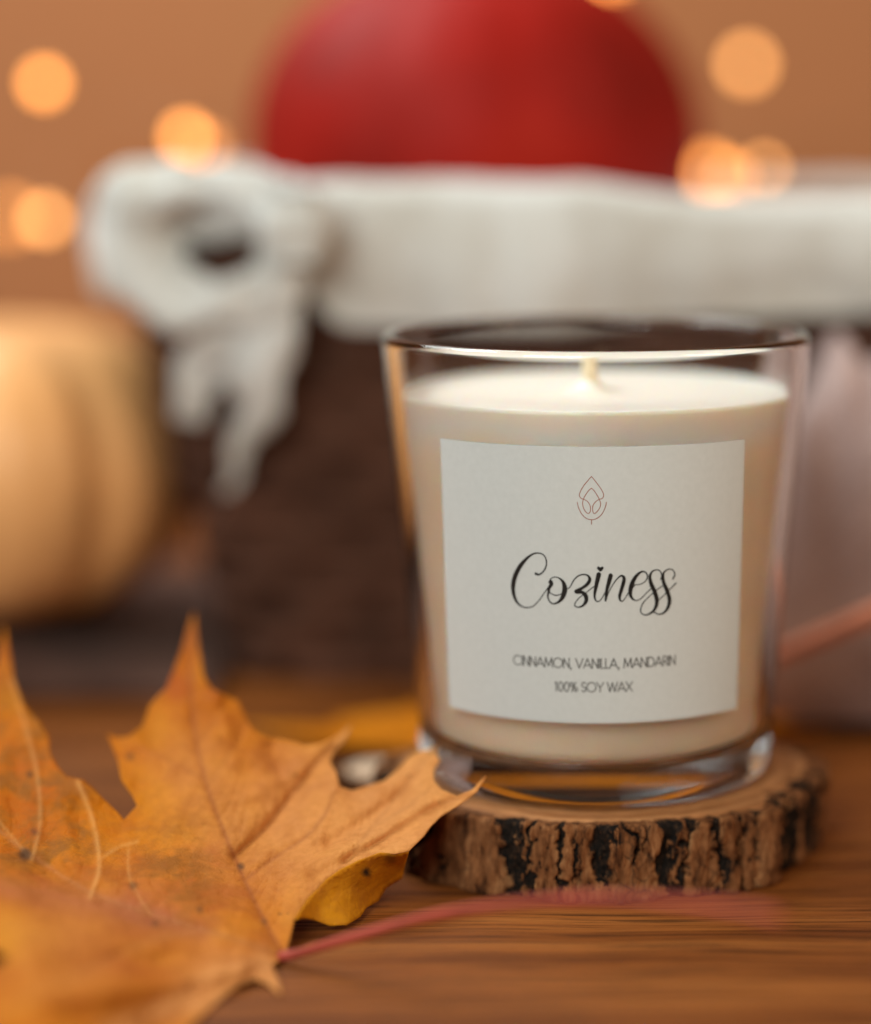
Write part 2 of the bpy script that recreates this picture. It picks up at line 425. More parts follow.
    second = [
      [(85,285,40),(70,350,36),(55,420,30),(45,480,22),(50,525,15),(72,548,11),(105,530,8),(140,470,8),(165,430,8)],
      [(82,222,26),(98,240,26),(108,252,8)], [(118,222,26),(104,240,26),(96,256,8)],
      [(200,295,38),(180,370,34),(160,450,26),(150,540,16)],
      [(155,530,12),(180,460,8),(230,370,9),(275,315,12),(305,298,18),(328,315,26),(325,360,32),(305,430,30),(288,490,26),(290,530,16),(310,545,10),(340,515,8),(380,450,8),(430,395,8)],
      [(430,385,8),(490,378,8),(540,345,9),(556,295,11),(530,260,12),(490,262,18),(440,310,30),(405,380,38),(390,450,34),(400,505,22),(440,536,10),(490,520,8),(550,460,8),(600,410,8),(580,400,8)],
      [(685,335,10),(694,290,9),(675,250,9),(640,240,10),(600,258,14),(580,305,24),(590,370,32),(620,440,36),(645,520,36),(640,590,30),(605,645,20),(545,676,12),(500,662,9),(490,620,9),(515,560,9),(570,500,8),(640,440,8),(700,395,8)],
      [(802,325,14),(820,285,10),(805,245,9),(765,232,9),(720,258,13),(705,305,24),(715,370,30),(745,440,34),(768,520,34),(760,590,30),(720,650,18),(665,670,11),(622,650,9)],
      [(660,535,8),(710,490,8),(770,430,8),(832,368,11)],
    ]
    V, Fc = join(strokes(first, 505, 545, 9.678, 1.15), strokes(second, 590, 545, 9.678, 1.15, .0007))
    w = link('script_lettering', V, Fc, INK, lab); w.location = (0, 0, 0)
    e = 15
    emb = [
      [(365,110,e),(310,175,e),(240,260,e),(185,350,e),(160,430,e),(185,480,e),(230,500,e),(290,530,e),(335,590,e),(350,660,e),(340,720,e),(310,742,e),(265,710,e),(228,640,e),(215,570,e),(232,490,e),(275,410,e),(325,345,e),(365,310,e)],
      [(365,110,e),(420,175,e),(485,260,e),(545,350,e),(575,430,e),(550,485,e),(500,500,e),(445,535,e),(400,590,e),(385,650,e),(395,720,e),(420,742,e),(470,700,e),(510,640,e),(522,570,e),(495,490,e),(450,410,e),(405,345,e),(365,310,e)],
      [(125,550,e),(145,640,e),(200,750,e),(280,825,e),(370,848,e),(460,825,e),(545,750,e),(600,640,e),(622,550,e)],
      [(368,850,e),(367,925,e)]]
    V, Fc = strokes(emb, 570, 470, 17.07, .85)
    w = link('emblem', V, Fc, INK_RED, lab); w.location = (0, 0, 0)
    # thin sans capitals
    def arc(cx, cy, rx, ry, a0, a1, n=14): return [(cx+rx*math.cos(math.radians(a0+(a1-a0)*i/n)), cy+ry*math.sin(math.radians(a0+(a1-a0)*i/n))) for i in range(n+1)]
    G = {'C': (.95, [arc(.52, .5, .5, .5, 48, 312)]), 'I': (.13, [[(.065, 0), (.065, 1)]]), 'N': (.74, [[(.06, 0), (.06, 1), (.68, 0), (.68, 1)]]),
         'A': (.86, [[(0, 0), (.43, 1), (.86, 0)], [(.15, .3), (.71, .3)]]), 'M': (.98, [[(.05, 0), (.14, 1), (.49, .12), (.84, 1), (.93, 0)]]),
         'O': (1.04, [arc(.52, .5, .5, .5, 0, 360, 24)]), 'V': (.82, [[(0, 1), (.41, 0), (.82, 1)]]), 'L': (.45, [[(.06, 1), (.06, 0), (.45, 0)]]),
         'D': (.80, [[(.06, 0), (.06, 1)], [(.06, 1), (.28, 1)]+arc(.28, .5, .48, .5, 90, -90)+[(.06, 0)]]),
         'R': (.58, [[(.06, 0), (.06, 1), (.3, 1)]+arc(.3, .74, .24, .26, 90, -90, 8)+[(.06, .48)], [(.28, .48), (.56, 0)]]),
         ',': (.2, [[(.12, .05), (.05, -.2)]]), ' ': (.30, []), '1': (.34, [[(.06, .82), (.22, 1), (.22, 0)]]), '0': (.62, [arc(.31, .5, .25, .5, 0, 360, 20)]),
         '%': (.86, [arc(.2, .76, .17, .22, 0, 360, 12), arc(.66, .24, .17, .22, 0, 360, 12), [(.66, 1), (.2, 0)]]),
         'S': (.56, [arc(.28, .76, .22, .24, 30, 270, 10)+arc(.28, .27, .24, .25, 90, -150, 10)]), 'Y': (.78, [[(0, 1), (.39, .45), (.78, 1)], [(.39, .45), (.39, 0)]]),
         'W': (1.12, [[(0, 1), (.28, 0), (.56, .95), (.84, 0), (1.12, 1)]]), 'X': (.74, [[(0, 0), (.72, 1)], [(0, 1), (.72, 0)]])}
    def line(txt, pxl, pxr, pyb, h, w=.021):
        gap = .06; total = sum(G[c][0]+gap for c in txt)-gap
        sl = px2sz(pxl, pyb)[0]; sr = px2sz(pxr, pyb)[0]; k = (sr-sl)/total
        zl = px2sz((pxl+pxr)/2, pyb)[1]; x = 0; out = []; n = 0
        for c in txt:
            gw, ss = G[c]
            for st in ss:
                q = []
                for i in range(len(st)-1):
                    for j in range(3):
                        f = j/3; q.append((st[i][0]*(1-f)+st[i+1][0]*f, st[i][1]*(1-f)+st[i+1][1]*f))
                q.append(st[-1])
                # straight bits are drawn one by one so that corners stay sharp
                segs = [q] if len(st) > 9 else [[st[i], st[i+1]] for i in range(len(st)-1)]
                for sg in segs:
                    out.append(ribbon([(sl+(x+a)*k, zl+b*h, w) for a, b in sg], .0185+.0004*(n % 5))); n += 1
            x += gw+gap
        return join(*out)
    V, Fc = join(line('CINNAMON, VANILLA, MANDARIN', 513.5, 675.5, 668.3, .185), line('100% SOY WAX', 554.5, 632.5, 692.0, .185))
    w = link('small_lettering', V, Fc, INK_THIN, lab); w.location = (0, 0, 0)
    return t
build_candle()

# ------------------------------------------------------------------ wood slice coaster
def build_slice(name, cx, cy, R, h, label, seed, n=1300, nz=44, corner=True):
    t = thing(name, (cx, cy, 0), label, 'wood slice')
    furrows = [(math.radians(a), w, dp) for a, w, dp in ((-165, .05, .8), (-148, .02, .6), (-140, .035, 1), (-134, .012, .7), (-113, .050, 1), (-108.5, .018, .8), (-101, .010, .8), (-97, .014, .6), (-90, .052, 1), (-84, .012, .7), (-79, .010, .6), (-74.5, .045, 1), (-70, .014, .8), (-61.5, .022, 1), (-55.5, .014, .8), (-51, .018, .7), (-41, .05, 1), (-34, .08, 1), (-22, .09, 1), (-9, .07, 1), (20, .06, .8), (60, .05, .8), (110, .07, .8), (150, .05, .8), (190, .05, .9)) ] if corner else [(random.uniform(0, 6.28), .09, .8) for _ in range(14)]  # wide ones at the right also paint the slice's shaded side dark
    def R0(a):
        r = R*(1+.012*math.sin(2*a+seed)+.010*math.sin(3*a+2+seed)+.006*math.sin(7*a+seed))
        if corner:                                     # the notch where a strip of bark is missing at the right
            d = math.degrees(a); d = (d+180) % 360-180
            k = 1/(1+math.exp(-(d+42)/1.2))*(1/(1+math.exp((d+2)/8)))
            r -= .22*k
            r += .09*math.exp(-((d+46)/5)**2)
        return r
    def fur(a, z):
        f = 0
        for (fa, w, dp) in furrows:
            w = w*(1+.7*fbm(z*1.3, fa*5, seed+3, 3)); dp = dp*min(1, max(.1, .9+1.1*fbm(z*1.1+9, fa*3, seed, 2)))
            aa = a+.045*fbm(z*1.1+fa*7, fa, seed, 3)+.030*fbm(z*5, fa*3, a*24, 5)
            d = (aa-fa+math.pi) % (2*math.pi)-math.pi
            if abs(d) < w*3: f = max(f, dp*math.exp(-(d/w)**4))
        return f
    V, Fc, att = [], [], []
    for j in range(nz):
        z = h*j/(nz-1)
        for i in range(n):
            a = 2*math.pi*i/n; f = fur(a, z)
            x, y = math.cos(a), math.sin(a)
            r = R0(a)+.12*fbm(x*9, y*9, z*.8+seed, 4)+.045*fbm(x*38, y*38, z*2.2, 5)-.16*f
            e = min(z, h-z)/.10
            if e < 1: r -= .07*(1-e)**2
            V.append((cx+r*x, cy+r*y, z+(.03*fbm(x*9, y*9, seed)*z/h if corner else 0))); att.append(f)
    for j in range(nz-1):
        for i in range(n):
            i2 = (i+1) % n; Fc.append((j*n+i, j*n+i2, (j+1)*n+i2, (j+1)*n+i))
    # inner lip of the bark
    base = len(V)
    for i in range(n):
        x, y, z = V[(nz-1)*n+i]; l = math.hypot(x-cx, y-cy); k = (l-.26-(.5/(1+math.exp(-(math.degrees(2*math.pi*i/n if i < n/2 else 2*math.pi*i/n-2*math.pi)+40)/2))/(1+math.exp((math.degrees(2*math.pi*i/n if i < n/2 else 2*math.pi*i/n-2*math.pi)-25)/6)) if corner else 0))/l
        V.append((cx+(x-cx)*k, cy+(y-cy)*k, h-.015)); att.append(.0)
    for i in range(n):
        i2 = (i+1) % n; Fc.append(((nz-1)*n+i, (nz-1)*n+i2, base+i2, base+i))
    if corner: V = [(x, cy+(y-cy)*(.70 if y > cy else 1), z) for x, y, z in V]
    o = link('bark', V, Fc, BARK, t)
    at = o.data.attributes.new('furrow_shade', 'FLOAT', 'POINT'); at.data.foreach_set('value', att)
    # heartwood: a disc with its own edge just inside the bark
    def wob(a, z): return (R0(a)-.40+.05*fbm(math.cos(a)*9, math.sin(a)*9, seed))/R
    V, Fc = lathe([(0, h-.004)]+[(R*k, h-.004) for k in (.2, .4, .6, .8, .95, .99)]+[(R, h-.02), (R, .01), (0, .01)], 360, (cx, cy), False, wob)
    if corner: V = [(x, cy+(y-cy)*(.70 if y > cy else 1), z) for x, y, z in V]
    k = link('heartwood', [(x, y, z+(.006*fbm(x, y, 2) if z > h*.9 else 0)) for x, y, z in V], Fc, CUT if corner else CUT_PALE, t)
    # rings should be centred on the slice
    for oo in (k,):
        oo.location = (0, 0, 0)
        for v in oo.data.vertices: v.co.x -= cx*S; v.co.y -= cy*S
    return t
build_slice('wood_slice', .18, -.03, 4.58, Z0, 'thick round wood slice with dark furrowed bark edge, carrying the glass candle', 1.3)
c = P(380, 772, 50.9)
build_slice('wood_slice', c.x, c.y, 1.12, .62, 'small pale wood slice lying blurred between the candle base and the yellow leaf', 4.1, 240, 12, False)

# ------------------------------------------------------------------ front maple leaf
def inside(poly, x, y):
    r = np.zeros(len(x), bool); n = len(poly)
    for i in range(n):
        x1, y1 = poly[i]; x2, y2 = poly[(i+1) % n]
        if y1 == y2: continue
        c = ((y1 > y) != (y2 > y)) & (x < (x2-x1)*(y-y1)/(y2-y1)+x1); r ^= c
    return r
def seg_dist(line, x, y):
    best = np.full(len(x), 1e9)
    for (a, b) in zip(line[:-1], line[1:]):
        ax, ay = a[0], a[1]; dx, dy = b[0]-ax, b[1]-ay; L = dx*dx+dy*dy+1e-9
        t = np.clip(((x-ax)*dx+(y-ay)*dy)/L, 0, 1)
        best = np.minimum(best, np.hypot(x-ax-t*dx, y-ay-t*dy))
    return best
def densify(poly, step):
    out = []; n = len(poly)
    for i in range(n):
        a, b = poly[i], poly[(i+1) % n]; L = math.hypot(b[0]-a[0], b[1]-a[1]); k = max(1, int(L/step))
        for j in range(k): out.append((a[0]+(b[0]-a[0])*j/k, a[1]+(b[1]-a[1])*j/k))
    return out
def tri_fill(poly, step, jit=.25):
    poly = densify(poly, step)
    xs = [p[0] for p in poly]; ys = [p[1] for p in poly]
    gx, gy = np.meshgrid(np.arange(min(xs), max(xs), step), np.arange(min(ys), max(ys), step*.87))
    gx = gx+np.where(np.arange(gx.shape[0])[:, None] % 2 == 0, 0, step/2)
    gx = gx.ravel()+np.random.uniform(-jit, jit, gx.size)*step; gy = gy.ravel()+np.random.uniform(-jit, jit, gy.size)*step
    ok = inside(poly, gx, gy) & (seg_dist(poly+[poly[0]], gx, gy) > step*.55)
    pts = poly+list(zip(gx[ok].tolist(), gy[ok].tolist())); n = len(poly)
    r = delaunay_2d_cdt([Vector(p) for p in pts], [(i, (i+1) % n) for i in range(n)], [], 1, 1e-6)
    return np.array([(v.x, v.y) for v in r[0]]), [tuple(f) for f in r[2]]
class TPS:
    def __init__(s, ctrl, lam=0.0):
        c = np.array(ctrl, float); s.c = c[:, :2]/100; n = len(c)
        d = np.hypot(s.c[:, None, 0]-s.c[None, :, 0], s.c[:, None, 1]-s.c[None, :, 1])
        K = np.where(d > 0, d*d*np.log(d+1e-12), 0)+lam*np.eye(n)
        Pm = np.hstack([np.ones((n, 1)), s.c]); A = np.zeros((n+3, n+3)); A[:n, :n] = K; A[:n, n:] = Pm; A[n:, :n] = Pm.T
        s.w = np.linalg.solve(A, np.concatenate([c[:, 2], np.zeros(3)]))
    def __call__(s, x, y):
        x = np.asarray(x)/100; y = np.asarray(y)/100; out = s.w[-3]+s.w[-2]*x+s.w[-1]*y
        for i, (cx, cy) in enumerate(s.c):
            d2 = (x-cx)**2+(y-cy)**2; out = out+s.w[i]*.5*d2*np.log(d2+1e-18)
        return out
def smooth_line(pts, per=6): return cat_rom(pts, per)
def build_front_leaf():
    J = PZ(283, 956, .2)
    t = thing('maple_leaf', (J.x, J.y, 0), 'large curled orange maple leaf with red stem, in the foreground left of the candle', 'leaf', )
    edge = [(4,625),(9,650),(14,679),(25,706),(41,724),(49,737),(50,752),(57,766),(66,776),(83,780),(94,789),(103,799),(112,807),(118,813),(124,820),(137,806),(132,795),(121,780),(118,761),(113,748),(107,734),(116,738),(129,737),(143,726),(149,706),(158,696),(166,689),(174,670),(182,650),(188,629),(194,612),(196,628),(199,648),(204,676),(211,688),(219,693),(238,701),(243,711),(248,722),(257,733),(268,738),(286,741),(306,746),(322,744),(338,736),(353,724),(345,741),(334,752),(330,762),(336,772),(340,787),(352,791),(365,787),(384,781),(394,773),(402,765),(411,755),(424,750),(440,746),(436,753),(440,760),(434,770),(434,781),(442,790),(457,796),(472,790),(486,776),(477,792),(459,805),(441,816),(431,826),(424,836),(409,851),(395,854),(380,853),(358,861),(340,870),(326,880),(307,900),(295,920),(290,940),(284,958),(272,966),(279,980),(281,996),(268,984),(255,979),(241,984),(228,993),(214,1005),(193,1024),(175,1052),(150,1085),(90,1110),(40,1085),(0,1120),(-60,1110),(-90,1060),(-130,1050),(-95,1010),(-50,985),(-12,974),(8,958),(-14,944),(-60,938),(-110,925),(-90,890),(-130,850),(-105,800),(-120,745),(-80,728),(-60,690),(-35,712),(-14,690),(-2,660)]
    ctrl = [(194,612,72.5),(200,660,70.6),(190,720,68.8),(160,700,69.4),(107,734,69.2),(124,820,65.6),(200,790,66.6),(235,850,64.6),(265,910,62.4),(284,958,60.3),(250,722,69.0),(300,746,68.6),(353,724,69.6),(330,762,67.8),(340,787,66.9),(300,800,66.6),(290,860,64.4),(300,905,62.6),(365,787,67.3),(411,755,68.2),(440,746,68.2),(434,781,66.4),(486,776,66.0),(441,816,65.2),(400,820,65.6),(409,851,64.0),(358,861,63.4),(326,880,63.0),
            (4,625,72.0),(25,706,69.4),(50,752,67.6),(83,780,66.6),(60,830,65.0),(0,780,66.4),(0,840,63.8),(90,880,62.6),(150,860,63.8),(180,910,61.8),(60,905,60.8),(0,885,61.0),(120,935,59.6),(220,950,59.8),(281,996,58.3),(200,985,58.4),(230,1000,57.9),(120,980,56.6),(30,960,56.0),(0,1010,54.0),(100,1030,54.4),(175,1040,55.8),(90,1110,51.0),(-60,1100,50.0),(8,958,56.4),(-60,938,58.5),(-110,800,66.5),(-110,1040,52.5),(-120,745,68.0)]
    D = TPS(ctrl, .0008)
    flap = [(409,851),(395,854),(380,853),(358,861),(340,870),(326,880),(307,900),(295,920),(303,918),(314,920),(330,926),(347,925),(360,917),(366,908),(378,901),(386,888),(402,878),(404,868)]
    fctrl = [(409,851,64.0),(395,854,63.9),(380,853,63.8),(358,861,63.4),(340,870,63.2),(326,880,63.0),(307,900,62.4),(295,920,61.6),(404,870,65.4),(402,878,65.5),(384,889,65.2),(372,903,64.6),(347,925,63.0),(330,926,62.8),(314,920,62.6),(350,895,63.6),(375,875,64.4)]
    DF = TPS(fctrl, .002)
    veins = [  # (line, half width px, depth cm, dark weight, pale weight)
        ([(283,955),(266,925),(245,882),(225,835),(208,790),(196,740),(191,690),(193,630)], 2.0, .035, 1, 0),
        ([(235,856),(262,832),(288,800),(312,768),(335,745)], 1.6, .05, .7, 0),
        ([(245,880),(275,858),(305,838),(325,815),(333,795)], 1.5, .03, .75, 0),
        ([(204,780),(176,765),(150,752),(120,742)], 1.3, .02, .5, 0),
        ([(208,790),(222,765),(238,740),(246,722)], 1.3, .02, .4, 0),
        ([(198,745),(212,722),(225,705)], 1.2, .015, .4, 0),
        ([(283,955),(310,905),(345,862),(372,828),(398,795),(425,760)], 1.8, .035, .5, .2),
        ([(345,862),(385,838),(425,812),(460,798)], 1.5, .025, .35, .3),
        ([(372,828),(400,812),(430,790)], 1.3, .02, .5, .2),
        ([(310,905),(340,880),(380,858)], 1.3, .02, .3, .2),
        ([(283,955),(220,935),(150,915),(90,893),(40,862),(10,840),(-40,790)], 2.4, .04, .6, .2),
        ([(90,898),(99,870),(97,840),(90,812),(78,782)], 1.7, -.03, 0, .9),
        ([(32,860),(40,825),(38,780),(28,735),(12,680)], 1.7, -.03, .2, .6),
        ([(98,862),(118,848),(138,842)], 1.2, -.015, 0, .6),
        ([(32,860),(10,835),(-20,800)], 1.4, -.02, 0, .5),
        ([(200,930),(140,945),(60,985),(-20,1020)], 2.4, .03, .2, .2),
        ([(283,955),(200,1010),(120,1070)], 2.4, .03, .2, .2),
        ([(150,915),(130,880),(128,850)], 1.3, .015, 0, .5),
    ]
    veins = [(smooth_line(v[0]),)+v[1:] for v in veins]
    # fine side veins that pucker the blade
    minor = []
    for (ln, step, length, ang) in ((veins[0][0], 5, 50, 68), (veins[6][0], 5, 34, 50), (veins[1][0], 6, 26, 60), (veins[10][0], 6, 44, 62), (veins[2][0], 6, 20, 60)):
        for i in range(4, len(ln)-3, 1 if step < 6 else 2):
            a, b = ln[i-1], ln[i+1]; an = math.atan2(b[1]-a[1], b[0]-a[0])
            for sg in (-1, 1):
                if random.random() < .3: continue
                q = an+sg*math.radians(ang+random.uniform(-8, 8)); L = length*random.uniform(.6, 1.1)
                p = ln[i]; cv = -sg*.35
                minor.append([(p[0]+math.cos(q+cv*s)*L*s, p[1]+math.sin(q+cv*s)*L*s) for s in (0, .35, .7, 1)])
    def shape(poly, depth, step, is_flap):
        pts, faces = tri_fill(poly, step)
        x, y = pts[:, 0], pts[:, 1]; d = depth(x, y)
        vein = np.zeros(len(x)); pale = np.zeros(len(x)); puck = np.zeros(len(x)); bumpd = np.zeros(len(x))
        if not is_flap:
            for ln, w, dep, dk, pl in veins:
                q = seg_dist(ln, x, y); g = np.exp(-(q/(w*1.3))**2)
                bumpd += dep*1.5*np.exp(-(q/(w*2.2))**2)+dep*.9*np.exp(-(q/(w*6))**2)
                vein = np.maximum(vein, g*dk); pale = np.maximum(pale, g*pl)
            for ln in minor:
                xs = [p[0] for p in ln]; ys = [p[1] for p in ln]
                m = (x > min(xs)-8) & (x < max(xs)+8) & (y > min(ys)-8) & (y < max(ys)+8)
                if not m.any(): continue
                q = seg_dist(ln, x[m], y[m]); g = np.exp(-(q/1.5)**2)
                bumpd[m] += .003*np.exp(-(q/2.2)**2); puck[m] = np.maximum(puck[m], g)
                vein[m] = np.maximum(vein[m], g*.07)
            # big soft furrows: right lobe folds, the step next to the second vein
            for ln, w, dep in (([(-60,800),(10,845),(90,896),(200,930)], 13, .16), ([(-20,905),(60,930),(180,955)], 16, -.14), ([(20,972),(130,962),(230,950)], 11, .12), ([(40,1000),(150,988),(240,968)], 10, -.16), ([(100,700),(140,745)], 9, .08), ([(270,745),(290,790)], 9, .09), ([(225,735),(262,765)], 7, -.07), ([(245,800),(300,770)], 7, -.06), ([(240,862),(290,808),(335,755)], 10, .10), ([(330,845),(395,800),(432,770)], 7, .12), ([(310,870),(380,832),(430,800)], 6, -.10), ([(350,862),(410,830),(455,800)], 6, .08), ([(334,790),(324,820),(318,840)], 5, -.07), ([(165,700),(185,660)], 12, .08), ([(140,790),(200,830)], 14, .06), ([(60,800),(70,860)], 14, -.10), ([(20,760),(15,830)], 14, .10), ([(215,700),(232,760)], 10, -.07)):
                q = seg_dist(ln, x, y); bumpd += 1.5*dep*np.exp(-(q/w)**2)
        nz = np.array([fbm(a*.018, b*.018, 1.5, 4)*.10+fbm(a*.06, b*.06, 9, 4)*.035 for a, b in zip(x, y)])
        d = d+bumpd*1.5+nz*1.3
        rad = lambda cx, cy, r, p=2: np.exp(-(np.hypot(x-cx, y-cy)/r)**p)
        tan = np.clip((x-250)/120, 0, 1)*np.clip((1000-y)/100, 0, 1)*.9+.55*rad(250, 830, 70)+.8*rad(220, 985, 45)+.4*rad(60, 940, 70)+.35*rad(190, 760, 45)
        red = .45*rad(30, 800, 60)+1.2*rad(178, 688, 20)+1.1*rad(192, 640, 22)+.7*rad(214, 695, 14)+.5*rad(6, 650, 28)+.5*rad(20, 760, 34)
        pink = np.exp(-(seg_dist([(0, 888), (100, 905), (200, 930)], x, y)/13)**2)*.7+.45*rad(150, 905, 40)
        olive_shade = .45*np.clip((130-x)/60, 0, 1)*np.clip((900-y)/40, 0, 1)+.6*rad(20, 730, 40)+.7*rad(-10, 820, 50)+.95*rad(58, 835, 40)+.9*rad(170, 880, 42)+.6*rad(40, 770, 25)+.35*rad(200, 850, 50)  # first term paints the left lobe's shade into the colour; others are olive patches
        spot = rad(241, 867, 4, 4)*.7+rad(25, 855, 7, 4)*.8+rad(200, 910, 4, 4)*.5+rad(30, 775, 3.5, 4)*.6+rad(130, 757, 4, 4)*.6+rad(264, 922, 4, 4)*.4+rad(133, 886, 4.5, 4)*.5+rad(155, 924, 4, 4)*.5+rad(34, 832, 4, 4)*.5
        yellow = rad(210, 640, 25)*.3+rad(5, 945, 26)*.3
        tan = np.clip(tan, 0, 1)+.9*np.exp(-(seg_dist([(279, 990), (262, 966), (222, 985), (170, 1008), (110, 1035)], x, y)/14)**2)
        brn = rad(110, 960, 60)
        red = np.minimum(red, 1.0)+.22*np.clip((y-905)/45, 0, 1)*np.clip((300-x)/60, 0, 1)
        spot = spot+rad(438, 749, 5, 3)*.7+rad(430, 752, 4, 3)*.4
        if is_flap:
            tan = tan*0; yellow = .55*np.ones(len(x)); spot = rad(366, 872, 4.5, 4)*1.0+rad(390, 858, 6, 4)*.5
        V = []
        for a, b, dd in zip(x, y, d):
            p = PH(a, b, dd)
            if p.z < .05: p = PZ(a, b, .05)
            V.append(p)
        return V, faces, dict(vein=vein, palevein=pale, pucker=-puck, tan=np.clip(tan, 0, 1), red=np.clip(red, 0, 1), pink=np.clip(pink+(0 if is_flap else .2*brn), 0, 1), olive_shade=np.clip(olive_shade, 0, 1), spot=np.clip(spot, 0, 1), yellow=np.clip(yellow, 0, 1))
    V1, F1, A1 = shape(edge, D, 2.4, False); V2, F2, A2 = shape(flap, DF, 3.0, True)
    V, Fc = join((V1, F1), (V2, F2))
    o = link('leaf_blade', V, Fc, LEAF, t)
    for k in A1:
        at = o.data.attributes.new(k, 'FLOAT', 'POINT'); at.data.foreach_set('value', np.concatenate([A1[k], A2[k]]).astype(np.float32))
    bm = bmesh.new(); bm.from_mesh(o.data); bmesh.ops.recalc_face_normals(bm, faces=bm.faces)
    bm.to_mesh(o.data); bm.free()
    sm = o.modifiers.new('s', 'SOLIDIFY'); sm.thickness = .00022; sm.offset = 0
    pts = [PZ(280, 957, .12), PZ(300, 953, .25), P(350, 938, 39.6), P(430, 916, 39.0), P(520, 903, 37.8), P(600, 899, 36.8), P(700, 905, 35.4), P(780, 916, 34.2)]
    q = [Vector(p) for p in cat_rom([tuple(p) for p in pts], 6)]; n = len(q)
    V, Fc = tube(q, [.092-.015*min(1, i/n*1.6)+.006*math.sin(i*.7) for i in range(n)], 14)
    link('stem', V, Fc, STEM, t)
build_front_leaf()

# ------------------------------------------------------------------ leaf lying behind the candle
def build_rear_leaf():
    C0 = PZ(700, 736, .2); cx, cy = C0.x, C0.y
    t = thing('maple_leaf', (cx, cy, 0), 'blurred yellow-brown maple leaf lying flat on the table behind the candle', 'leaf')
    half = [(0,-.02),(.10,-.06),(.22,-.16),(.32,-.12),(.50,-.22),(.46,-.04),(.64,.02),(.62,.14),(.96,.30),(.80,.37),(.78,.52),(.60,.45),(.42,.43),(.36,.47),(.43,.60),(.56,.72),(.38,.75),(.30,.88),(.14,.93),(0,1.22)]
    poly = half+[(-x, y) for x, y in half[-2:0:-1]]
    pts, faces = tri_fill(poly, .03)
    V = []
    for x, y in pts:
        X = cx-y*9.2*1.12+.6; Y = cy-.6+x*3.7
        z = .30+.7*abs(x)**1.3+.28*fbm(x*2, y*2, 4)+.5*max(0, y-.7)+.9*max(0, .0-y)+.6*math.exp(-((y-.1)/.35)**2)*abs(x)
        V.append((X, Y, max(.06, z)))
    o = link('leaf_blade', V, faces, LEAF_R, t)
    bm = bmesh.new(); bm.from_mesh(o.data); bmesh.ops.recalc_face_normals(bm, faces=bm.faces); bm.to_mesh(o.data); bm.free()
    sm = o.modifiers.new('s', 'SOLIDIFY'); sm.thickness = .00025; sm.offset = 0
    a = Vector((cx+.4, cy, .4))
    q = cat_rom([tuple(p) for p in (a, P(745, 672, 54.6), P(790, 650, 54), P(835, 631, 53.4), P(880, 612, 52.8), P(930, 596, 52))], 7)
    V, Fc = tube([Vector(p) for p in q], [.16+.10*i/len(q) for i in range(len(q))], 12)
    link('stem', V, Fc, STEM_R, t)
build_rear_leaf()

# ------------------------------------------------------------------ basket, cloth, squash
def rrect(u, hx, hy, r):
    """rounded rectangle, u in 0..1 -> x, y, nx, ny"""
    segs = [(2*(hx-r), 'l'), (math.pi*r/2, 'c')]; L = 4*(hx-r)+4*(hy-r)+2*math.pi*r; s = (u % 1)*L
    corners = [(-(hx-r), -(hy-r), 0), (hx-r, -(hy-r), 1), (hx-r, hy-r, 2), (-(hx-r), hy-r, 3)]
    for k in range(4):
        ln = 2*(hx-r) if k % 2 == 0 else 2*(hy-r); a0 = -math.pi/2+k*math.pi/2
        cxx, cyy, _ = corners[k]
        if s <= ln:
            nx, ny = math.cos(a0), math.sin(a0); tx, ty = -ny, nx
            return cxx+nx*r+tx*s, cyy+ny*r+ty*s, nx, ny
        s -= ln; al = math.pi*r/2
        if s <= al:
            a = a0+s/r; c2 = corners[(k+1) % 4]; return c2[0]+r*math.cos(a), c2[1]+r*math.sin(a), math.cos(a), math.sin(a)
        s -= al
    return -(hx-r), -(hy-r)-r, 0, -1
BX, BY = CXB+3.2, CY+68.4          # basket centre
BH = 11.75
def bdim(z): k = z/BH; return 8.8+2.6*k, 6.6+1.6*k
def build_basket():
    t = thing('wicker_basket', (BX, BY, 0), 'dark brown woven basket standing blurred behind the candle', 'basket')
    parts = []
    rows = 14; n = 220; stakes = 44
    for k in range(rows):
        z = .35+k*(BH-.5)/(rows-1); hx, hy = bdim(z)
        def fn(u, v):
            x, y, nx, ny = rrect(u, hx, hy, 2.2); w = .13*math.sin(u*stakes*math.pi+k*math.pi)
            a = v*2*math.pi; return (BX+x+nx*(w+.20*math.cos(a)), BY+y+ny*(w+.20*math.cos(a)), z+.43*math.sin(a))
        parts.append(grid(fn, n, 9, True))
    V, Fc = join(*parts); link('woven_wall', V, Fc, WICKER, t)
    parts = []
    for k in range(stakes):
        u = (k+.5)/stakes; q = []
        for z in (0.1, BH*.33, BH*.66, BH): hx, hy = bdim(z); x, y, nx, ny = rrect(u, hx, hy, 2.2); q.append(Vector((BX+x, BY+y, z)))
        parts.append(tube(q, .14, 8))
    V, Fc = join(*parts); link('upright_canes', V, Fc, WICKER, t)['kind'] = 'stuff'
    def fn(u, v):
        x, y, nx, ny = rrect(u, *bdim(BH), 2.2); a = v*2*math.pi; return (BX+x+nx*.35*math.cos(a), BY+y+ny*.35*math.cos(a), BH+.35*math.sin(a)+.05*math.sin(u*400))
    V, Fc = grid(fn, 260, 10, True); link('rim', V, Fc, WICKER, t)
    V = []; hx, hy = bdim(.3)
    for z in (.05, .35):
        for i in range(80): x, y, _, _ = rrect(i/80, hx, hy, 2.2); V.append((BX+x, BY+y, z))
    Fc = [tuple(range(79, -1, -1)), tuple(range(80, 160))]+[(i, (i+1) % 80, 80+(i+1) % 80, 80+i) for i in range(80)]
    link('base', V, Fc, WICKER, t, smooth=False)
build_basket()
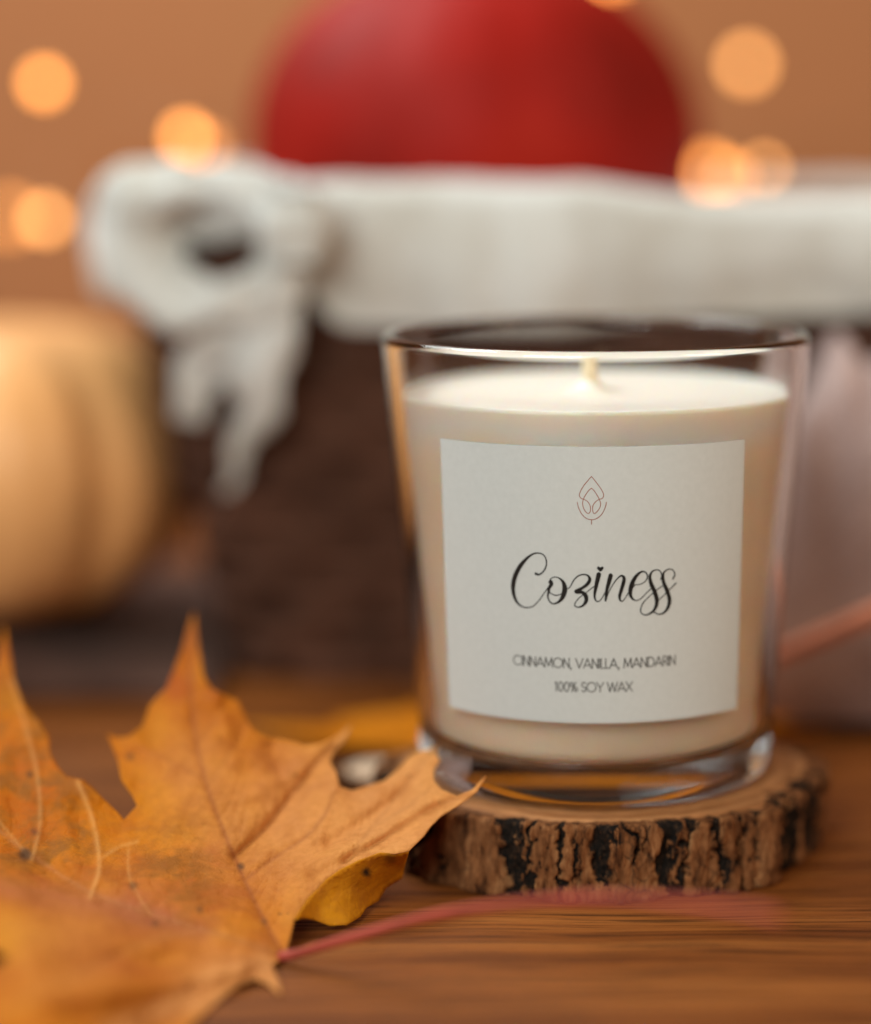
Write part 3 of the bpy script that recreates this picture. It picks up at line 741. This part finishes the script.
def build_liner():
    t = thing('lining_cloth', (BX, BY, BH), 'white cloth lining the basket, folded over its rim and knotted at the left corner', 'cloth')
    def up(x): return .10+.48/(1+math.exp((x-2.0)/.7))+.10*fbm(x*.5, 2, 2)
    def fn(u, v):
        x, y, nx, ny = rrect(u, *bdim(BH), 2.4)
        # profile from the middle of the basket, up the inside, over the rim, down the outside
        if v < .30:
            k = v/.30; q = k**.8; px, py = x*q*.86, y*q*.86; z = BH-3.6+.5*fbm(px*.3, py*.3, 2)+1.6*k**6; off = 0
            return (BX+px, BY+py, z)
        if v < .45:
            k = (v-.30)/.15; s = .86+(.985-.86)*math.sin(k*math.pi/2); z = BH-2.0+2.35*k
            return (BX+x*s, BY+y*s, z+up(x)*k)
        if v < .55:
            k = (v-.45)/.10; a = math.pi*(1-k); o = -.05+.5*k; z = BH+.35+.35*math.sin(a)
            return (BX+x+nx*(o), BY+y+ny*o, z+up(x))
        k = (v-.55)/.45
        fold = .34*math.sin(u*62+2*math.sin(u*17))+.6*fbm(u*22, 3, 1, 3)
        hem = 2.55-2.0*math.exp(-((((u+.5) % 1-.5)-.006)/.030)**4)+.35*math.sin(u*25)+.5*fbm(u*9, 1, 7, 3)
        o = .50+.25*math.sin(k*math.pi)+fold*k*.7+.1; z = BH+.35-hem*k
        o -= .25*k
        o = max(o, .42-.235*(BH-z)*.5+.12)
        return (BX+x+nx*o, BY+y+ny*o, z+.12*fbm(u*30, k*2, 5)*k+up(x)*(1-k))
    V, Fc = grid(fn, 420, 70, True)
    o = link('cloth_sheet', V, Fc, LINEN, t)
    sm = o.modifiers.new('s', 'SOLIDIFY'); sm.thickness = .0012; sm.offset = 0
    # knot with one open loop and hanging tails
    def band(pts, wid, thick=.28, nn=7, seed=0):
        q = [Vector(p) for p in cat_rom([tuple(p) for p in pts], nn)]; n = len(q)
        ws = cat_rom([(w,) for w in wid], nn); V, Fc = [], []; m = 20
        for i, p in enumerate(q):
            tt = (q[min(i+1, n-1)]-q[max(i-1, 0)]).normalized(); side = Vector((0, 1, .15)).normalized() if seed == 1 else tt.cross(Vector((0, 1, 0))).normalized()
            nor = side.cross(tt).normalized(); w = ws[i][0]/2
            for k in range(m):
                a = 2*math.pi*k/m
                rr = 1+.22*math.sin(3*a+seed+i*.15)+.12*fbm(math.cos(a)*2, i*.12, seed)
                e = p+side*math.cos(a)*w*rr+nor*math.sin(a)*thick*rr
                V.append(e+Vector((fbm(e.x*.9, e.z*.9, seed, 4), fbm(e.x*.9+7, e.z*.9, seed, 4)*.8, fbm(e.x*.9, e.z*.9+9, seed, 4)))*.30)
        for i in range(n-1):
            for k in range(m): k2 = (k+1) % m; Fc.append((i*m+k, i*m+k2, (i+1)*m+k2, (i+1)*m+k))
        Fc.append(tuple(range(m-1, -1, -1))); Fc.append(tuple(range((n-1)*m, n*m)))
        return V, Fc
    d = 58.9
    loop = [P(290, 250, d), P(284, 208, d-.2), P(240, 188, d-.2), P(190, 186, d), P(148, 205, d+.3), P(138, 245, d+.4), P(160, 292, d+.3), P(215, 304, d), P(270, 288, d), P(292, 262, d)]
    V, Fc = band(loop, [1.0, 1.4, .95, 1.1, 1.9, 2.3, 1.8, 1.15, 1.15, 1.0], .42, 7, 2); link('bow_loop', V, Fc, LINEN, t)
    kn = P(296, 226, d-.7); V, Fc = lathe([(0, -1.0), (.5, -.85), (.85, -.4), (.95, 0), (.85, .45), (.5, .85), (0, 1)], 32, close=False, wob=lambda a, z: 1+.13*math.sin(5*a+z*2))
    link('knot', [(kn.x+x, kn.y+y*.8, kn.z+z) for x, y, z in V], Fc, LINEN, t)
    tail = [P(284, 250, d), P(275, 320, d), P(255, 400, d+.5), P(236, 450, d+1), P(222, 490, d+1.4)]
    V, Fc = band(tail, [.8, 1.2, 1.15, .8, .3], .13, 8, 4); link('tail', V, Fc, LINEN, t)
    tail2 = [P(270, 275, d), P(230, 320, d+.3), P(200, 365, d+.6), P(192, 420, d+1.2)]
    V, Fc = band(tail2, [.8, 1.4, 1.4, .5], .13, 8, 5); link('tail', V, Fc, LINEN, t)
build_liner()
def ribbed(name, cx, cy, cz, R, H, ribs, depth, mat, label, cat, part, rot=0, dimple=.22, stem=True, pw=.75):
    t = thing(name, (cx, cy, cz-H/2), label, cat)
    def fn(u, v):
        a = u*2*math.pi; ph = -math.pi/2+v*math.pi
        rib = 1-depth*(abs(math.cos(ribs*a/2+rot))**6)*math.cos(ph)**.5*(1 if abs(math.cos(ph)) > .02 else 0)
        r = R*math.cos(ph)**pw*rib if math.cos(ph) > 0 else 0
        z = H/2*math.sin(ph); c = math.cos(ph); z -= math.copysign(1, z)*dimple*H/2*math.exp(-(c/.35)**2)
        return (cx+r*math.cos(a)*(1+.02*math.sin(a*2+1)), cy+r*math.sin(a), cz+z)
    V, Fc = grid(fn, 180, 60, True); link(part, V, Fc, mat, t)
    if stem:
        z0 = cz+H/2*(1-dimple)-.15
        q = [Vector((cx, cy, z0)), Vector((cx+.05, cy, z0+.5)), Vector((cx+.2, cy, z0+1.1)), Vector((cx+.5, cy, z0+1.5))]
        V, Fc = tube([Vector(p) for p in cat_rom([tuple(p) for p in q], 5)], [.6-.3*min(1, i/8) for i in range(16)], 10)
        link('stem', V, Fc, PSTEM, t)
    return t
c = P(-36, 452, 65)
ribbed('pumpkin', c.x, c.y, 5.3, 6.15, 8.7, 11, .075, PUMP, 'small cream-orange ribbed pumpkin at the left, cut off by the frame', 'pumpkin', 'ribbed_body', rot=.6)
c = P(478, 120, 69)
ribbed('red_squash', c.x, c.y, 13.95, 6.25, 10.6, 10, .018, RED, 'deep red round squash resting on the white cloth in the basket', 'squash', 'ribbed_body', rot=.3, pw=1.0)

# ------------------------------------------------------------------ pink-grey cloths
def mound(name, x0, x1, y0, y1, hfun, label, cat, mat, nx=120, ny=90, th=.004):
    t = thing(name, ((x0+x1)/2, (y0+y1)/2, 0), label, cat)
    V, Fc = grid(lambda u, v: (x0+(x1-x0)*u, y0+(y1-y0)*v, hfun(u, v, x0+(x1-x0)*u, y0+(y1-y0)*v)), nx, ny)
    o = link('cloth_sheet', V, Fc, mat, t)
    sm = o.modifiers.new('s', 'SOLIDIFY'); sm.thickness = th; sm.offset = -1
    return t
def h1(u, v, x, y):
    e = lambda q, p: max(0, 1-abs(2*q-1)**p)
    k = (e(u, 3)**.7 if u < .5 else e(u, 5)**.5)*e(v, 3)**.4
    return .45+k*(7.2+1.6*math.sin(u*3)+.9*math.sin(x*1.7+1.2*math.sin(y*1.1))*k+.25*math.sin(x*5+y)+1.1*fbm(x*.16, y*.25, 2, 3)+.35*math.sin(x*.9+y*.8))
mound('knit_cloth', CXB+6.3, CXB+20, CY+55.6, CY+59.9, h1, 'soft pinkish-grey cloth heaped to the right of the candle', 'cloth', PINK)
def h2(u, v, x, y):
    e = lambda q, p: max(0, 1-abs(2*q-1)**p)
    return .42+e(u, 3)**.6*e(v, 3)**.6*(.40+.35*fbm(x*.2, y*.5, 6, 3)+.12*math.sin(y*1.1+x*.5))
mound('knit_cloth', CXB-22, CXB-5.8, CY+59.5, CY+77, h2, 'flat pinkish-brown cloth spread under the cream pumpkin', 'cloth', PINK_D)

# ------------------------------------------------------------------ fairy lights
def build_lights():
    t = thing('fairy_lights', (0, 45, 14), 'thin wire strand of small glowing warm bulbs hanging in front of the tan wall', 'string lights')
    B1 = mat_emit('bulb_glow', (1.0, .36, .075), 7.5); B2 = mat_emit('bulb_glow_dim', (1.0, .36, .085), 4); B4 = mat_emit('bulb_glow_faint', (1.0, .40, .12), 2.2); B3 = mat_emit('bulb_glow_soft', (1.0, .42, .12), 6)
    spots = [(-60, 190, 128, B2, .3), (10, 217, 146, B2, .40), (45, 219, 126, B3, .3), (44, 83, 126, B1, .30), (186, 137, 125, B1, .30), (205, 147, 127, B4, .30), (400, 60, 150, B2, .3), (606, -17, 124, B1, .3), (747, 64, 145, B3, .34), (711, 171, 142, B1, .33), (731, 176, 130, B2, .24), (764, 168, 124, B3, .20), (930, 110, 140, B2, .3)]
    pts = []
    for px, py, d, m, r in spots:
        p = P(px, py, 1/(.02257-(134-8884/d)/6630)); pts.append(p)
        V, Fc = lathe([(0, -r), (r*.5, -r*.87), (r*.87, -r*.5), (r, 0), (r*.87, r*.5), (r*.5, r*.87), (0, r)], 20, close=False)
        o = link('bulb', [(p.x+x, p.y+y, p.z+z) for x, y, z in V], Fc, m, t)
        V, Fc = lathe([(0, r*.9), (r*.45, r*.9), (r*.45, r*1.9), (r*.25, r*2.1), (0, r*2.1)], 12, close=False)
        s = link('socket', [(p.x+x, p.y+y, p.z+z) for x, y, z in V], Fc, WIRE, o); s.location = (0, 0, 0)
    w = [(-60, 59.8, 34)]
    for i, p in enumerate(pts):
        w.append((p.x, p.y, p.z+.6))
        if i < len(pts)-1:
            q = pts[i+1]; w.append(((p.x+q.x)/2, (p.y+q.y)/2+1, (p.z+q.z)/2+.2))
    w.append((60, 59.8, 34))
    V, Fc = tube([Vector(p) for p in cat_rom(w, 6)], .035, 6); link('wire', V, Fc, WIRE, t)
build_lights()

# ------------------------------------------------------------------ light
def area(name, loc, target, size, power, color):
    L = bpy.data.lights.new(name, 'AREA'); L.shape = 'RECTANGLE'; L.size = size[0]*S; L.size_y = size[1]*S; L.energy = power; L.color = color
    o = bpy.data.objects.new(name, L); COL.objects.link(o); o.location = Vector(loc)*S
    o.rotation_euler = (Vector(target)-Vector(loc)).to_track_quat('-Z', 'Y').to_euler(); return o
area('window_light', (-38, 36, 68), (0, 0, 4), (50, 32), 3.8, (.93, 1.0, .99))
area('added_base_light', (-37, 8, 60), (0, 0, 3), (26, 16), 2.0, (.93, 1.0, .99))  # added lamp without a known source, for highlights on the glass base
area('front_fill', (-26, -62, 40), (0, -2, 5), (36, 30), 4.5, (.91, 1.0, .97))
area('warm_light', (50, -30, 34), (0, -1, 5), (22, 22), 1.5, (1.0, .76, .52))
area('wall_light', (70, 0, 75), (35, 60, 10), (40, 40), 1.05, (1.0, .93, .85))
w = bpy.data.worlds.new('World'); scene.world = w; w.use_nodes = True
w.node_tree.nodes['Background'].inputs[0].default_value = (1.0, .86, .72, 1); w.node_tree.nodes['Background'].inputs[1].default_value = .11

# ------------------------------------------------------------------ camera
cam = bpy.data.cameras.new('camera'); co = bpy.data.objects.new('camera', cam); COL.objects.link(co); scene.camera = co
co.location = Vector((CX, CY, CZ))*S; co.rotation_euler = (math.pi/2-PITCH, 0, 0)
cam.sensor_fit = 'VERTICAL'; cam.sensor_height = 36; cam.lens = 85.0; cam.shift_x = -(PPX-435.5)/1024; cam.clip_start = .02; cam.clip_end = 20
cam.dof.use_dof = True; cam.dof.focus_distance = .4435; cam.dof.aperture_fstop = 3.1
r = scene.render; r.engine = 'CYCLES'; r.resolution_x = 871; r.resolution_y = 1024
cy = scene.cycles; cy.use_denoising = True; cy.max_bounces = 16; cy.transmission_bounces = 12; cy.glossy_bounces = 6; cy.diffuse_bounces = 5; cy.transparent_max_bounces = 8
cy.sample_clamp_indirect = 25; cy.caustics_refractive = True; cy.caustics_reflective = True; cy.use_adaptive_sampling = False
vs = scene.view_settings; vs.view_transform = 'Standard'; vs.look = 'None'; vs.exposure = 0; vs.gamma = 1
